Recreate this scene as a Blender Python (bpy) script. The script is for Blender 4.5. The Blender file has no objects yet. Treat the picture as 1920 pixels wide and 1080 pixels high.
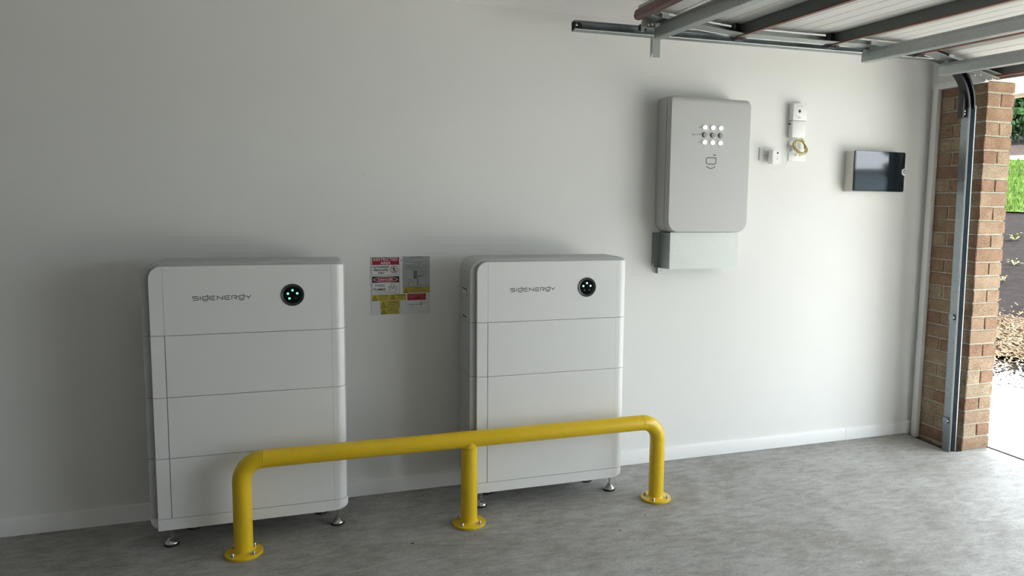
import bpy, bmesh, math, random
from mathutils import Vector, Matrix
random.seed(7)
PI = math.pi
S = bpy.context.scene
COL = S.collection

# ------------------------------------------------------------------ camera
F_PX, CAM = 1357.74, Vector((-0.3023, -3.7688, 1.5359))
_y, _p, _r = (math.radians(a) for a in (19.1554, 5.8168, 0.7884))
_f = Vector((math.sin(_y)*math.cos(_p), math.cos(_y)*math.cos(_p), -math.sin(_p)))
_rt = Vector((math.cos(_y), -math.sin(_y), 0)); _up = _rt.cross(_f)
_rt, _up = _rt*math.cos(_r)+_up*math.sin(_r), _up*math.cos(_r)-_rt*math.sin(_r)
cd = bpy.data.cameras.new('camera'); cam = bpy.data.objects.new('camera', cd); COL.objects.link(cam)
cd.sensor_width = 36; cd.sensor_fit = 'HORIZONTAL'; cd.lens = F_PX/1920*36
cd.shift_x = -72.58/1920; cd.shift_y = -21.36/1920
cd.clip_start = .05; cd.clip_end = 500
cam.matrix_world = Matrix((( _rt.x, _up.x, -_f.x, CAM.x), (_rt.y, _up.y, -_f.y, CAM.y), (_rt.z, _up.z, -_f.z, CAM.z), (0, 0, 0, 1)))
S.camera = cam

# ------------------------------------------------------------------ light
w = bpy.data.worlds.new('sky'); S.world = w; w.use_nodes = True
bg = w.node_tree.nodes['Background']; bg.inputs[0].default_value = (.84, .93, 1.0, 1); bg.inputs[1].default_value = 1.75   # bright hazy sky
sd = bpy.data.lights.new('sun', 'SUN'); sd.energy = 7.6; sd.angle = math.radians(4); sd.color = (1, .95, .86)
so = bpy.data.objects.new('sun', sd); COL.objects.link(so)
so.rotation_euler = Vector((-.2, .5, -.84)).to_track_quat('-Z', 'Y').to_euler()
pd = bpy.data.lights.new('door_portal', 'AREA'); pd.shape = 'RECTANGLE'; pd.size = 2.3; pd.size_y = 4.9
try: pd.cycles.is_portal = True
except Exception: pass
po = bpy.data.objects.new('door_portal', pd); COL.objects.link(po)
po.matrix_world = Matrix.Translation((3.90, -2.86, 1.15)) @ Matrix(((0, 0, 1, 0), (0, 1, 0, 0), (-1, 0, 0, 0), (0, 0, 0, 1)))
vs = S.view_settings
vs.view_transform = 'Standard'; vs.look = 'None'; vs.gamma = 1; vs.use_curve_mapping = False; vs.exposure = 2.08

# ------------------------------------------------------------------ materials
def mat(name, col, rough=.5, metal=0, spec=.5, var=0, vscale=8, bump=0, bscale=60, detail=4, rnd=0, col2=None, emit=None, estr=0, coat=0, trans=0):
    m = bpy.data.materials.new(name); m.use_nodes = True
    nt = m.node_tree; b = nt.nodes['Principled BSDF']; L = nt.links.new
    b.inputs['Base Color'].default_value = (*col, 1); b.inputs['Roughness'].default_value = rough
    b.inputs['Metallic'].default_value = metal; b.inputs['Specular IOR Level'].default_value = spec
    b.inputs['Coat Weight'].default_value = coat; b.inputs['Coat Roughness'].default_value = .06
    b.inputs['Transmission Weight'].default_value = trans
    tc = nt.nodes.new('ShaderNodeTexCoord'); out = None
    if var or col2 or rnd:
        n = nt.nodes.new('ShaderNodeTexNoise'); n.inputs['Scale'].default_value = vscale; n.inputs['Detail'].default_value = detail
        n.inputs['Roughness'].default_value = .62
        L(tc.outputs['Object'], n.inputs['Vector'])
        r = nt.nodes.new('ShaderNodeValToRGB')
        c2 = col2 or tuple(min(1, c*(1+var)) for c in col); c1 = col if col2 else tuple(c*(1-var) for c in col)
        r.color_ramp.elements[0].position = .32; r.color_ramp.elements[1].position = .68
        r.color_ramp.elements[0].color = (*c1, 1); r.color_ramp.elements[1].color = (*c2, 1)
        L(n.outputs['Fac'], r.inputs['Fac']); out = r.outputs['Color']
        if rnd:
            oi = nt.nodes.new('ShaderNodeObjectInfo'); hs = nt.nodes.new('ShaderNodeHueSaturation')
            mr = nt.nodes.new('ShaderNodeMapRange'); mr.inputs['To Min'].default_value = 1-rnd; mr.inputs['To Max'].default_value = 1+rnd
            L(oi.outputs['Random'], mr.inputs['Value']); L(mr.outputs['Result'], hs.inputs['Value']); L(out, hs.inputs['Color']); out = hs.outputs['Color']
        L(out, b.inputs['Base Color'])
    if bump:
        n2 = nt.nodes.new('ShaderNodeTexNoise'); n2.inputs['Scale'].default_value = bscale; n2.inputs['Detail'].default_value = 3
        L(tc.outputs['Object'], n2.inputs['Vector'])
        bp = nt.nodes.new('ShaderNodeBump'); bp.inputs['Strength'].default_value = bump; bp.inputs['Distance'].default_value = .004
        L(n2.outputs['Fac'], bp.inputs['Height']); L(bp.outputs['Normal'], b.inputs['Normal'])
    if emit:
        b.inputs['Emission Color'].default_value = (*emit, 1); b.inputs['Emission Strength'].default_value = estr
    return m

def concrete_mat():
    m = bpy.data.materials.new('concrete_floor'); m.use_nodes = True
    nt = m.node_tree; b = nt.nodes['Principled BSDF']; L = nt.links.new; N = nt.nodes.new
    b.inputs['Specular IOR Level'].default_value = .14
    tc = N('ShaderNodeTexCoord'); mp = N('ShaderNodeMapping'); mp.inputs['Scale'].default_value = (1.0, 2.6, 1); mp.inputs['Rotation'].default_value = (0, 0, .5)
    L(tc.outputs['Object'], mp.inputs['Vector'])
    def noise(sc, det, rg, vec):
        n = N('ShaderNodeTexNoise'); n.inputs['Scale'].default_value = sc; n.inputs['Detail'].default_value = det; n.inputs['Roughness'].default_value = rg
        n.inputs['Distortion'].default_value = .4
        L(vec, n.inputs['Vector']); return n.outputs['Fac']
    n1 = noise(2.3, 6, .62, tc.outputs['Object']); n2 = noise(10, 9, .76, mp.outputs['Vector']); n3 = noise(90, 3, .6, tc.outputs['Object'])
    r1 = N('ShaderNodeValToRGB'); e = r1.color_ramp.elements
    e[0].position = .30; e[0].color = (.305, .292, .272, 1); e[1].position = .70; e[1].color = (.46, .46, .45, 1)
    L(n1, r1.inputs['Fac'])
    r2 = N('ShaderNodeValToRGB'); e = r2.color_ramp.elements
    e[0].position = .33; e[0].color = (.70, .69, .67, 1); e[1].position = .72; e[1].color = (1.22, 1.22, 1.21, 1)
    L(n2, r2.inputs['Fac'])
    r3 = N('ShaderNodeValToRGB'); e = r3.color_ramp.elements
    e[0].position = .3; e[0].color = (.86, .86, .86, 1); e[1].position = .7; e[1].color = (1.1, 1.1, 1.1, 1)
    L(n3, r3.inputs['Fac'])
    mx = N('ShaderNodeMix'); mx.data_type = 'RGBA'; mx.blend_type = 'MULTIPLY'; mx.inputs[0].default_value = 1
    L(r1.outputs['Color'], mx.inputs[6]); L(r2.outputs['Color'], mx.inputs[7])
    mx2 = N('ShaderNodeMix'); mx2.data_type = 'RGBA'; mx2.blend_type = 'MULTIPLY'; mx2.inputs[0].default_value = 1
    L(mx.outputs[2], mx2.inputs[6]); L(r3.outputs['Color'], mx2.inputs[7])
    L(mx2.outputs[2], b.inputs['Base Color'])
    rr = N('ShaderNodeMapRange'); rr.inputs['To Min'].default_value = .62; rr.inputs['To Max'].default_value = .42; L(n2, rr.inputs['Value']); L(rr.outputs['Result'], b.inputs['Roughness'])
    bp = N('ShaderNodeBump'); bp.inputs['Strength'].default_value = .12; bp.inputs['Distance'].default_value = .004; L(n2, bp.inputs['Height']); L(bp.outputs['Normal'], b.inputs['Normal'])
    return m

def brick_mat():
    m = bpy.data.materials.new('brick_clay'); m.use_nodes = True
    nt = m.node_tree; b = nt.nodes['Principled BSDF']; L = nt.links.new; N = nt.nodes.new
    b.inputs['Roughness'].default_value = .88
    oi = N('ShaderNodeObjectInfo'); r = N('ShaderNodeValToRGB'); e = r.color_ramp.elements
    e[0].position = 0; e[0].color = (.27, .155, .095, 1); e[1].position = 1; e[1].color = (.36, .28, .19, 1)
    q = r.color_ramp.elements.new(.5); q.color = (.32, .215, .135, 1)
    L(oi.outputs['Random'], r.inputs['Fac'])
    tc = N('ShaderNodeTexCoord'); ge = N('ShaderNodeNewGeometry')
    n = N('ShaderNodeTexNoise'); n.inputs['Scale'].default_value = 190; n.inputs['Detail'].default_value = 3; L(ge.outputs['Position'], n.inputs['Vector'])
    n2 = N('ShaderNodeTexNoise'); n2.inputs['Scale'].default_value = 14; n2.inputs['Detail'].default_value = 4; L(ge.outputs['Position'], n2.inputs['Vector'])
    rr = N('ShaderNodeValToRGB'); e = rr.color_ramp.elements; e[0].position = .38; e[0].color = (.40, .36, .32, 1); e[1].position = .5; e[1].color = (1.08, 1.08, 1.08, 1)
    L(n.outputs['Fac'], rr.inputs['Fac'])
    r2 = N('ShaderNodeValToRGB'); e = r2.color_ramp.elements; e[0].position = .35; e[0].color = (.85, .82, .8, 1); e[1].position = .7; e[1].color = (1.15, 1.2, 1.25, 1)
    L(n2.outputs['Fac'], r2.inputs['Fac'])
    mx = N('ShaderNodeMix'); mx.data_type = 'RGBA'; mx.blend_type = 'MULTIPLY'; mx.inputs[0].default_value = 1
    L(r.outputs['Color'], mx.inputs[6]); L(rr.outputs['Color'], mx.inputs[7])
    m2 = N('ShaderNodeMix'); m2.data_type = 'RGBA'; m2.blend_type = 'MULTIPLY'; m2.inputs[0].default_value = 1
    L(mx.outputs[2], m2.inputs[6]); L(r2.outputs['Color'], m2.inputs[7]); L(m2.outputs[2], b.inputs['Base Color'])
    bp = N('ShaderNodeBump'); bp.inputs['Strength'].default_value = .5; bp.inputs['Distance'].default_value = .003; L(n.outputs['Fac'], bp.inputs['Height']); L(bp.outputs['Normal'], b.inputs['Normal'])
    return m

def galv_mat(name, c1, c2, rough=.42):
    m = bpy.data.materials.new(name); m.use_nodes = True
    nt = m.node_tree; b = nt.nodes['Principled BSDF']; L = nt.links.new; N = nt.nodes.new
    b.inputs['Metallic'].default_value = .85
    tc = N('ShaderNodeTexCoord'); v = N('ShaderNodeTexVoronoi'); v.inputs['Scale'].default_value = 120
    n = N('ShaderNodeTexNoise'); n.inputs['Scale'].default_value = 30; n.inputs['Detail'].default_value = 4
    L(tc.outputs['Object'], v.inputs['Vector']); L(tc.outputs['Object'], n.inputs['Vector'])
    a = N('ShaderNodeMath'); a.operation = 'ADD'; L(v.outputs['Distance'], a.inputs[0]); L(n.outputs['Fac'], a.inputs[1])
    r = N('ShaderNodeValToRGB'); e = r.color_ramp.elements; e[0].position = .45; e[0].color = (*c1, 1); e[1].position = 1.0; e[1].color = (*c2, 1)
    L(a.outputs[0], r.inputs['Fac']); L(r.outputs['Color'], b.inputs['Base Color'])
    mr = N('ShaderNodeMapRange'); mr.inputs['To Min'].default_value = rough-.08; mr.inputs['To Max'].default_value = rough+.12; L(n.outputs['Fac'], mr.inputs['Value']); L(mr.outputs['Result'], b.inputs['Roughness'])
    return m

M = dict(
    wall=mat('wall_paint', (.83, .83, .81), .85, spec=.15, var=.012, vscale=1.3, bump=.03, bscale=160),
    wall_dim=mat('unseen_wall_grey', (.50, .49, .47), .8, var=.05, vscale=3),  # unseen walls; grey tone picked to lower the ambient bounce
    ceil=mat('ceiling_paint', (.82, .82, .80), .8, var=.01),
    trim=mat('trim_paint', (.84, .84, .83), .38, var=.01, vscale=5),
    floor=concrete_mat(),
    batt=mat('cabinet_white', (.82, .825, .815), .34, var=.008, vscale=3),
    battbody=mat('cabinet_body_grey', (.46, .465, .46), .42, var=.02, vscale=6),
    seam=mat('seam_black', (.012, .012, .012), .8, spec=.05),
    gate=mat('gateway_white', (.51, .51, .50), .38, var=.006, vscale=3),
    gatebody=mat('gateway_body', (.52, .52, .50), .42, var=.01),
    ring=mat('ring_metal', (.055, .065, .062), .32, metal=.5, var=.05),
    glass=mat('indicator_glass', (.004, .008, .007), .10, spec=.12),
    led_g=mat('led_green', (.2, .7, .5), .4, emit=(.25, 1, .62), estr=.30),
    led_w=mat('led_pale', (.5, .8, .7), .4, emit=(.55, 1, .85), estr=.26),
    led_off=mat('led_off', (.03, .04, .04), .3),
    logo=mat('logo_grey', (.05, .05, .05), .45),
    emblem=mat('emblem_grey', (.13, .13, .13), .45),
    fine=mat('fine_print_grey', (.28, .28, .28), .6),
    btn_on=mat('button_lit', (.9, .9, .88), .4, emit=(1, .99, .95), estr=.26),
    btn_off=mat('button_unlit', (.30, .30, .29), .35),
    btn_rim=mat('button_rim', (.05, .05, .05), .4),
    yellow=mat('yellow_paint', (.78, .52, .012), .30, var=.04, vscale=9, bump=.04, bscale=90, coat=.25),
    bolt=mat('bolt_steel', (.55, .54, .52), .25, metal=1, var=.1, vscale=80),
    chrome=mat('foot_steel', (.60, .60, .59), .18, metal=1, var=.05, vscale=60),
    rubber=mat('black_rubber', (.015, .015, .015), .7),
    blackp=mat('black_plastic', (.018, .018, .02), .38),
    galv=galv_mat('galvanised', (.32, .345, .345), (.43, .46, .46)),
    galv_l=galv_mat('galvanised_bright', (.35, .375, .36), (.40, .42, .405), .52),
    track=galv_mat('track_steel', (.17, .20, .215), (.28, .31, .33), .33),
    doorin=mat('door_inner_skin', (.56, .56, .54), .5, var=.03, vscale=2),
    raild=mat('flange_shade_and_roof_dark', (.10, .105, .10), .5, var=.05, vscale=4),  # shade on the door flanges put in as dark colour; also the shed roof
    brown=mat('door_brown', (.16, .062, .042), .38, var=.10, vscale=12),
    brick=brick_mat(),
    mortar=mat('mortar', (.46, .42, .35), .95, var=.12, vscale=30, bump=.5, bscale=120),
    cream=mat('cream_plastic', (.64, .62, .55), .42, var=.01),
    lid=mat('tinted_lid', (.012, .018, .024), .04, spec=.85),
    ribm=mat('lid_groove', (.008, .010, .012), .25),
    whitep=mat('white_plastic', (.84, .84, .82), .32, var=.006),
    dark=mat('dark_print', (.05, .05, .05), .6),
    cableY=mat('yellow_cable', (.42, .34, .05), .45, var=.06, vscale=40),
    clearp=mat('clear_plug', (.72, .70, .70), .15, spec=.8),
    s_white=mat('sign_white', (.74, .75, .76), .35, var=.01),
    s_grey=mat('sign_grey', (.42, .44, .44), .4, var=.02),
    s_red=mat('sign_red', (.33, .012, .028), .4, var=.03),
    s_black=mat('sign_black', (.012, .012, .014), .4, var=.03),
    s_yel=mat('sign_yellow', (.50, .40, .03), .4, var=.03),
    s_line=mat('sign_fine_line', (.16, .165, .165), .5),
    s_linep=mat('sign_pale_line', (.55, .30, .32), .5),
    s_grn=mat('sign_logo_green', (.10, .16, .16), .5),
    soffit=mat('soffit_white', (.60, .59, .55), .7, var=.01),
    fascia=mat('fascia_beige', (.30, .25, .17), .5, var=.03),
    drive=mat('driveway_concrete', (.46, .45, .43), .9, spec=.08, var=.25, vscale=40, bump=.4, bscale=60, detail=8),
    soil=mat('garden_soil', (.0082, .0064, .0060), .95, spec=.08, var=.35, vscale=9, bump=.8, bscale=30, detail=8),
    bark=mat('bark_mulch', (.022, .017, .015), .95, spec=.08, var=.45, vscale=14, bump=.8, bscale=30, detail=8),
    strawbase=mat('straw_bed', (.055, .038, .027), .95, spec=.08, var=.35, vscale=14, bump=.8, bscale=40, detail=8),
    straw=mat('straw_chip', (.13, .098, .062), .9, spec=.08, var=.2, vscale=3, rnd=.1),
    pebble=mat('white_pebble', (.34, .33, .32), .8, var=.15, vscale=5),
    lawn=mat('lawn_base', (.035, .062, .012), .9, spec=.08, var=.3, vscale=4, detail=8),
    blade=mat('grass_blade', (.060, .105, .020), .7, spec=.08, var=.35, vscale=1.2),
    leaf=mat('tree_leaf', (.022, .052, .016), .45, spec=.08, var=.5, vscale=1.6),
    weed=mat('weed_leaf', (.16, .17, .06), .6, var=.25, vscale=20),
    trunk=mat('tree_bark', (.10, .075, .055), .9, spec=.08, var=.3, vscale=10, bump=.6, bscale=30),
    shed=mat('shed_cladding', (.30, .36, .42), .7, var=.06, vscale=1),
    scuff=mat('scuff_mark', (.74, .73, .69), .7),
    grit=mat('grit_dark', (.05, .045, .04), .9, var=.3),
)

# ------------------------------------------------------------------ helpers
ORG = {}
def finish(o, label=None, cat=None, group=None, kind=None):
    if label: o['label'] = label
    if cat: o['category'] = cat
    if group: o['group'] = group
    if kind: o['kind'] = kind
    return o
def thing(name, loc=(0, 0, 0), label=None, cat=None, group=None, kind=None):
    o = bpy.data.objects.new(name, None); COL.objects.link(o); o.location = loc; o.empty_display_size = .05
    ORG[o.name] = Vector(loc)
    return finish(o, label, cat, group, kind)
def obj(name, bm, m, parent=None, loc=None, angle=35, label=None, cat=None, group=None, kind=None, smooth=True, wn=False):
    """mesh given in world coordinates; its origin is set at its thing's origin (or loc)"""
    org = ORG[parent.name] if parent else Vector(loc or (0, 0, 0))
    bmesh.ops.recalc_face_normals(bm, faces=bm.faces)
    bmesh.ops.translate(bm, verts=bm.verts, vec=-org)
    me = bpy.data.meshes.new(name); bm.to_mesh(me); bm.free()
    if smooth:
        me.polygons.foreach_set('use_smooth', [True]*len(me.polygons))
        me.set_sharp_from_angle(angle=math.radians(angle))
    me.materials.append(M[m] if isinstance(m, str) else m)
    o = bpy.data.objects.new(name, me); COL.objects.link(o)
    if wn: o.modifiers.new('weighted_normals', 'WEIGHTED_NORMAL').keep_sharp = True
    if parent: o.parent = parent
    else: o.location = org
    ORG[o.name] = org
    return finish(o, label, cat, group, kind)
def BM(): return bmesh.new()
def box(bm, x0, x1, y0, y1, z0, z1, bev=0, seg=2):
    vs = [bm.verts.new((x, y, z)) for x in (x0, x1) for y in (y0, y1) for z in (z0, z1)]
    q = [(0, 1, 3, 2), (4, 6, 7, 5), (0, 4, 5, 1), (2, 3, 7, 6), (0, 2, 6, 4), (1, 5, 7, 3)]
    fs = [bm.faces.new([vs[i] for i in f]) for f in q]
    if bev:
        es = list({e for f in fs for e in f.edges})
        bmesh.ops.bevel(bm, geom=es, offset=bev, segments=seg, affect='EDGES', profile=.5)
    return bm
def bxo(name, m, parent, *a, bev=0, **k): return obj(name, box(BM(), *a, bev=bev), m, parent, **k)
def loft(bm, rings, cap0=True, cap1=True, closed=True):
    vr = [[bm.verts.new(p) for p in r] for r in rings]
    n = len(vr[0])
    for a, b in zip(vr, vr[1:]):
        for i in range(n if closed else n-1):
            j = (i+1) % n
            bm.faces.new((a[i], a[j], b[j], b[i]))
    if cap0: bm.faces.new(vr[0][::-1])
    if cap1: bm.faces.new(vr[-1])
    return bm
def lathe(bm, prof, c, axis='z', n=24):
    """prof: (radius, height) list"""
    rings = []
    for r, h in prof:
        ring = []
        for i in range(n):
            a = 2*PI*i/n; u, v = max(r, 1e-5)*math.cos(a), max(r, 1e-5)*math.sin(a)
            p = {'z': (u, v, h), 'y': (u, h, v), 'x': (h, u, v)}[axis]
            ring.append((c[0]+p[0], c[1]+p[1], c[2]+p[2]))
        rings.append(ring)
    return loft(bm, rings)
def tube(bm, pts, r, n=12, caps=True):
    pts = [Vector(p) for p in pts]; rings = []; T0 = None; nv = None
    for i, p in enumerate(pts):
        t = (pts[min(i+1, len(pts)-1)]-pts[max(i-1, 0)]).normalized()
        if nv is None:
            nv = t.orthogonal().normalized()
        else:
            nv = (nv-t*nv.dot(t)).normalized()
        bv = t.cross(nv)
        rr = r(i/(len(pts)-1)) if callable(r) else r
        rings.append([p+nv*rr*math.cos(2*PI*k/n)+bv*rr*math.sin(2*PI*k/n) for k in range(n)])
    return loft(bm, rings, caps, caps)
def prism(bm, poly, a0, a1, axis='y'):
    """poly: 2D points; axis y -> (x,z) polygon, axis x -> (y,z), axis z -> (x,y)"""
    def P(p, a): return {'y': (p[0], a, p[1]), 'x': (a, p[0], p[1]), 'z': (p[0], p[1], a)}[axis]
    return loft(bm, [[P(p, a0) for p in poly], [P(p, a1) for p in poly]])
def rrect(x0, x1, z0, z1, r=(0, 0, 0, 0), n=6):
    """radii tl, tr, br, bl ; returns (x,z) counter-clockwise, constant count"""
    out = []
    for (cx, cz, rr, a0) in ((x0, z1, r[0], 90), (x0, z0, r[3], 180), (x1, z0, r[2], 270), (x1, z1, r[1], 0)):
        sx = 1 if cx == x0 else -1; sz = -1 if cz == z1 else 1
        rr = max(rr, 1e-4)
        for i in range(n+1):
            a = math.radians(a0+90*i/n)
            out.append((cx+sx*rr+rr*math.cos(a), cz+sz*rr+rr*math.sin(a)))
    return out
def stroke(bm, pts, wd, y, th=.0004, closed=False):
    """flat ribbon along (x,z) polyline standing just in front of plane y (towards -y)"""
    P = [Vector((p[0], p[1])) for p in pts]; n = len(P); L, R = [], []
    for i in range(n):
        a = P[(i-1) % n] if (closed or i > 0) else None; b = P[(i+1) % n] if (closed or i < n-1) else None
        d1 = (P[i]-a).normalized() if a is not None else (b-P[i]).normalized()
        d2 = (b-P[i]).normalized() if b is not None else d1
        n1 = Vector((-d1.y, d1.x)); n2 = Vector((-d2.y, d2.x)); m = (n1+n2)
        m = m.normalized() if m.length > 1e-6 else n1
        k = min(1/max(m.dot(n1), .35), 2.0)
        L.append(P[i]+m*wd/2*k); R.append(P[i]-m*wd/2*k)
    rng = range(n if closed else n-1)
    for i in rng:
        j = (i+1) % n
        q = [L[i], L[j], R[j], R[i]]
        f = [bm.verts.new((p.x, y-th, p.y)) for p in q]; bk = [bm.verts.new((p.x, y, p.y)) for p in q]
        bm.faces.new(f); bm.faces.new(bk[::-1])
        for a in range(4): bm.faces.new((f[a], bk[a], bk[(a+1) % 4], f[(a+1) % 4]))
    return bm
def arc(cx, cz, r, a0, a1, n=6, rz=None):
    rz = rz or r
    return [(cx+r*math.cos(math.radians(a0+(a1-a0)*i/n)), cz+rz*math.sin(math.radians(a0+(a1-a0)*i/n))) for i in range(n+1)]
def plate(bm, poly, y, th):  # (x,z) polygon standing in front of plane y
    return prism(bm, poly, y, y-th)
def text(name, s, x0, x1, z0, z1, y, m, parent, bold=0, th=.0003, keep=False):
    """flat lettering stretched into the box x0..x1, z0..z1 on plane y facing -y"""
    c = bpy.data.curves.new('t', 'FONT'); c.body = s; c.extrude = 0; c.offset = bold; c.resolution_u = 3
    t = bpy.data.objects.new('t', c); COL.objects.link(t)
    dg = bpy.context.evaluated_depsgraph_get(); dg.update()
    me = bpy.data.meshes.new_from_object(t.evaluated_get(dg))
    bpy.data.objects.remove(t); bpy.data.curves.remove(c)
    bm = BM(); bm.from_mesh(me); bpy.data.meshes.remove(me)
    xs = [v.co.x for v in bm.verts]; ys = [v.co.y for v in bm.verts]
    ax, bx, ay, by = min(xs), max(xs), min(ys), max(ys)
    for v in bm.verts:
        v.co = (x0+(v.co.x-ax)/(bx-ax)*(x1-x0), y-th, z0+(v.co.y-ay)/(by-ay)*(z1-z0))
    r = bmesh.ops.extrude_face_region(bm, geom=list(bm.faces))
    for v in r['geom']:
        if isinstance(v, bmesh.types.BMVert): v.co.y = y
    return obj(name, bm, m, parent, smooth=False)
def ccopy(src, parent, loc=None):
    c = src.copy(); COL.objects.link(c); c.parent = parent
    ORG[c.name] = ORG[parent.name]
    if loc is not None: c.location = loc
    return c

# ================================================================== THE SETTING
XE = 3.646            # inner face of the door wall
# floor slab with the notch beside the pier
bm = BM(); prism(bm, [(-3.6, 0.0), (3.585, 0.0), (3.572, -.20), (3.556, -.385), (3.62, -.405), (3.872, -.405), (3.872, -6.4), (-3.6, -6.4)], -.12, 0, 'z')
obj('floor', bm, 'floor', kind='structure', label='grey trowelled concrete garage floor')
bm = BM(); box(bm, 3.8725, 3.9000, -9.5, 3.0, -.14, -.0015); obj('trim_6', bm, 'seam', kind='structure', label='dark expansion joint between the slab and the driveway')
bm = BM(); box(bm, 3.5, 3.70, -.41, .02, -.14, -.018)
obj('trim_3', bm, 'grit', kind='structure', label='dark gap between the slab and the brick pier')
bm = BM(); box(bm, -3.6, 3.66, 0, .12, -.1, 2.75)
wb = obj('wall_back', bm, 'wall', kind='structure', label='white painted plaster wall behind the cabinets')
bm = BM(); stroke(bm, [(-.005, 1.66), (.004, 1.672), (.012, 1.668), (.014, 1.655)], .004, -.0002, .0003); obj('scuff', bm, 'scuff', wb, label='small scuff on the plaster')
bxo('wall_left', 'wall_dim', None, -3.72, -3.6, -6.5, .12, -.1, 2.75, kind='structure')
bxo('wall_front', 'wall_dim', None, -3.72, 3.9, -6.52, -6.4, -.1, 2.75, kind='structure')
# ceiling and cornice
bxo('ceiling', 'ceil', None, -3.72, 3.9, -6.52, .12, 2.64, 2.76, kind='structure')
cove = [(0, 2.548)]+[(-.085+.085*math.cos(math.radians(a))*1.0, 2.556+.084*math.sin(math.radians(a))) for a in (0, 20, 40, 60, 75, 90)]+[(-.092, 2.64), (0, 2.64)]
cove = [(0, 2.546), (-.008, 2.546), (-.010, 2.556), (-.022, 2.572), (-.042, 2.596), (-.068, 2.618), (-.084, 2.626), (-.092, 2.632), (-.092, 2.64), (0, 2.64)]
bm = BM(); prism(bm, cove, -3.6, 3.64, 'x'); obj('trim_1', bm, 'ceil', kind='structure', label='cove cornice between wall and ceiling')
# skirting: two lengths with a joint
sk = thing('baseboard_back', (0, 0, 0), 'white timber skirting along the wall', kind='structure')
prof = [(0, 0.002), (-.013, .002), (-.013, .072), (-.009, .082), (0, .086)]
for a, b in ((-3.6, 3.079), (3.081, 3.632)):
    bm = BM(); prism(bm, prof, a, b, 'x'); obj('skirting_board', bm, 'trim', sk)
# front (door) wall: pier of separate bricks, lintel, far pier
pier = thing('wall_right', (XE, -.41, 0), 'tan face-brick pier beside the garage door opening', kind='structure')
bm = BM(); box(bm, XE+.007, XE+.213, -.403, .30, -.10, 2.30); obj('mortar', bm, 'mortar', pier, label='pale mortar joints')
BMESH = {}
def brick_mesh(sx, sy, sz, var):
    k = (round(sx, 3), round(sy, 3), round(sz, 3), var)
    if k in BMESH: return BMESH[k]
    rd = random.Random(str(k)); bm = BM(); box(bm, 0, sx, 0, sy, 0, sz)
    bmesh.ops.bevel(bm, geom=list(bm.edges), offset=.004, segments=1, affect='EDGES')
    for v in bm.verts: v.co += Vector((rd.uniform(-1, 1), rd.uniform(-1, 1), rd.uniform(-1, 1)))*.0018
    bmesh.ops.recalc_face_normals(bm, faces=bm.faces)
    me = bpy.data.meshes.new('brick'); bm.to_mesh(me); bm.free(); me.materials.append(M['brick']); BMESH[k] = me
    return me
for k in range(-1, 27):
    z0 = .006+k*.086; h = .076
    if k == 26: h = 2.302-z0
    if k % 2 == 0: L = [(XE, -.41, .22, .108), (XE, -.292, .108, .226), (XE+.112, -.292, .108, .226), (XE, -.056, .22, .12), (XE, .074, .22, .22)]
    else: L = [(XE, -.41, .106, .226), (XE+.114, -.41, .106, .226), (XE, -.174, .106, .226), (XE+.114, -.174, .106, .226), (XE, .062, .22, .23)]
    for (x, y, sx, sy) in L:
        b = bpy.data.objects.new('brick', brick_mesh(sx, sy, h, random.randrange(4))); COL.objects.link(b)
        b.parent = pier; b.location = (x-XE+random.uniform(-.0015, .0015), y+.41+random.uniform(-.0015, .0015), z0+random.uniform(-.001, .001))
bxo('trim_4', 'trim', None, XE-.012, XE+.22, -5.4, .0, 2.305, 2.64, kind='structure', label='white lined door head above the opening')
bxo('trim_5', 'trim', None, XE-.034, XE-.002, -.41, -.03, 2.296, 2.34, bev=.003, kind='structure', label='white head board above the brick pier')
bxo('trim_2', 'trim', None, XE-.036, XE-.002, -.074, -.034, -.01, 2.30, bev=.003, kind='structure', label='white vertical trim at the end of the plaster wall')
bxo('wall_right_far', 'mortar', None, XE, XE+.22, -6.4, -5.25, -.1, 2.64, kind='structure')
bxo('wall_nib', 'wall', None, XE-.002, XE+.01, -.036, .0, -.02, 2.60, kind='structure', label='narrow plaster return at the wall end')
# eave outside
bxo('eave_soffit', 'soffit', None, XE+.22, 4.52, -6.5, 3.0, 2.345, 2.365, kind='structure', label='white eave lining outside the door')
bxo('eave_fascia', 'fascia', None, 4.50, 4.56, -6.5, 3.0, 2.325, 2.52, kind='structure', label='beige fascia along the eave')
bxo('roof', 'bark', None, -3.8, 4.56, -6.6, 3.0, 2.80, 2.86, kind='structure')

# ---------------- ground outside
DX, DY = .785, .62
def dist(x, y): return (x+.3023)*DX+(y+3.7688)*DY
def gz(x, y):
    d = dist(x, y); t = max(0, d-7.45)
    return -.012+.158*t-.05*min(t, .5)
def at(d, s): # along-view distance d, lateral s (to the right)
    return (-.3023+DX*d+DY*s, -3.7688+DY*d-DX*s)
def strip(name, m, d0, d1, s0=-14, s1=22, nd=10, ns=24, rough=.02, off=0, label=None, amp=0):
    bm = BM(); rows = []; rd = random.Random(name)
    for i in range(nd+1):
        row = []
        for j in range(ns+1):
            e = amp*rd.uniform(-1, 1) if i in (0, nd) else 0
            d = d0+(d1-d0)*i/nd+e; s = s0+(s1-s0)*j/ns; x, y = at(d, s)
            row.append(bm.verts.new((x, y, gz(x, y)+off+rd.uniform(-rough, rough))))
        rows.append(row)
    for a, b in zip(rows, rows[1:]):
        for j in range(ns): bm.faces.new((a[j], a[j+1], b[j+1], b[j]))
    return obj(name, bm, m, kind='structure', label=label, angle=60)
bm = BM(); prism(bm, [(3.901, -9.5), (3.901, 3.4), (3.91, 3.4)]+[at(7.48+.03*math.sin(i*2.1), s) for i, s in enumerate([x*.5 for x in range(-4, 32)])]+[(20, -9.5)], -.13, -.012, 'z')
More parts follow.
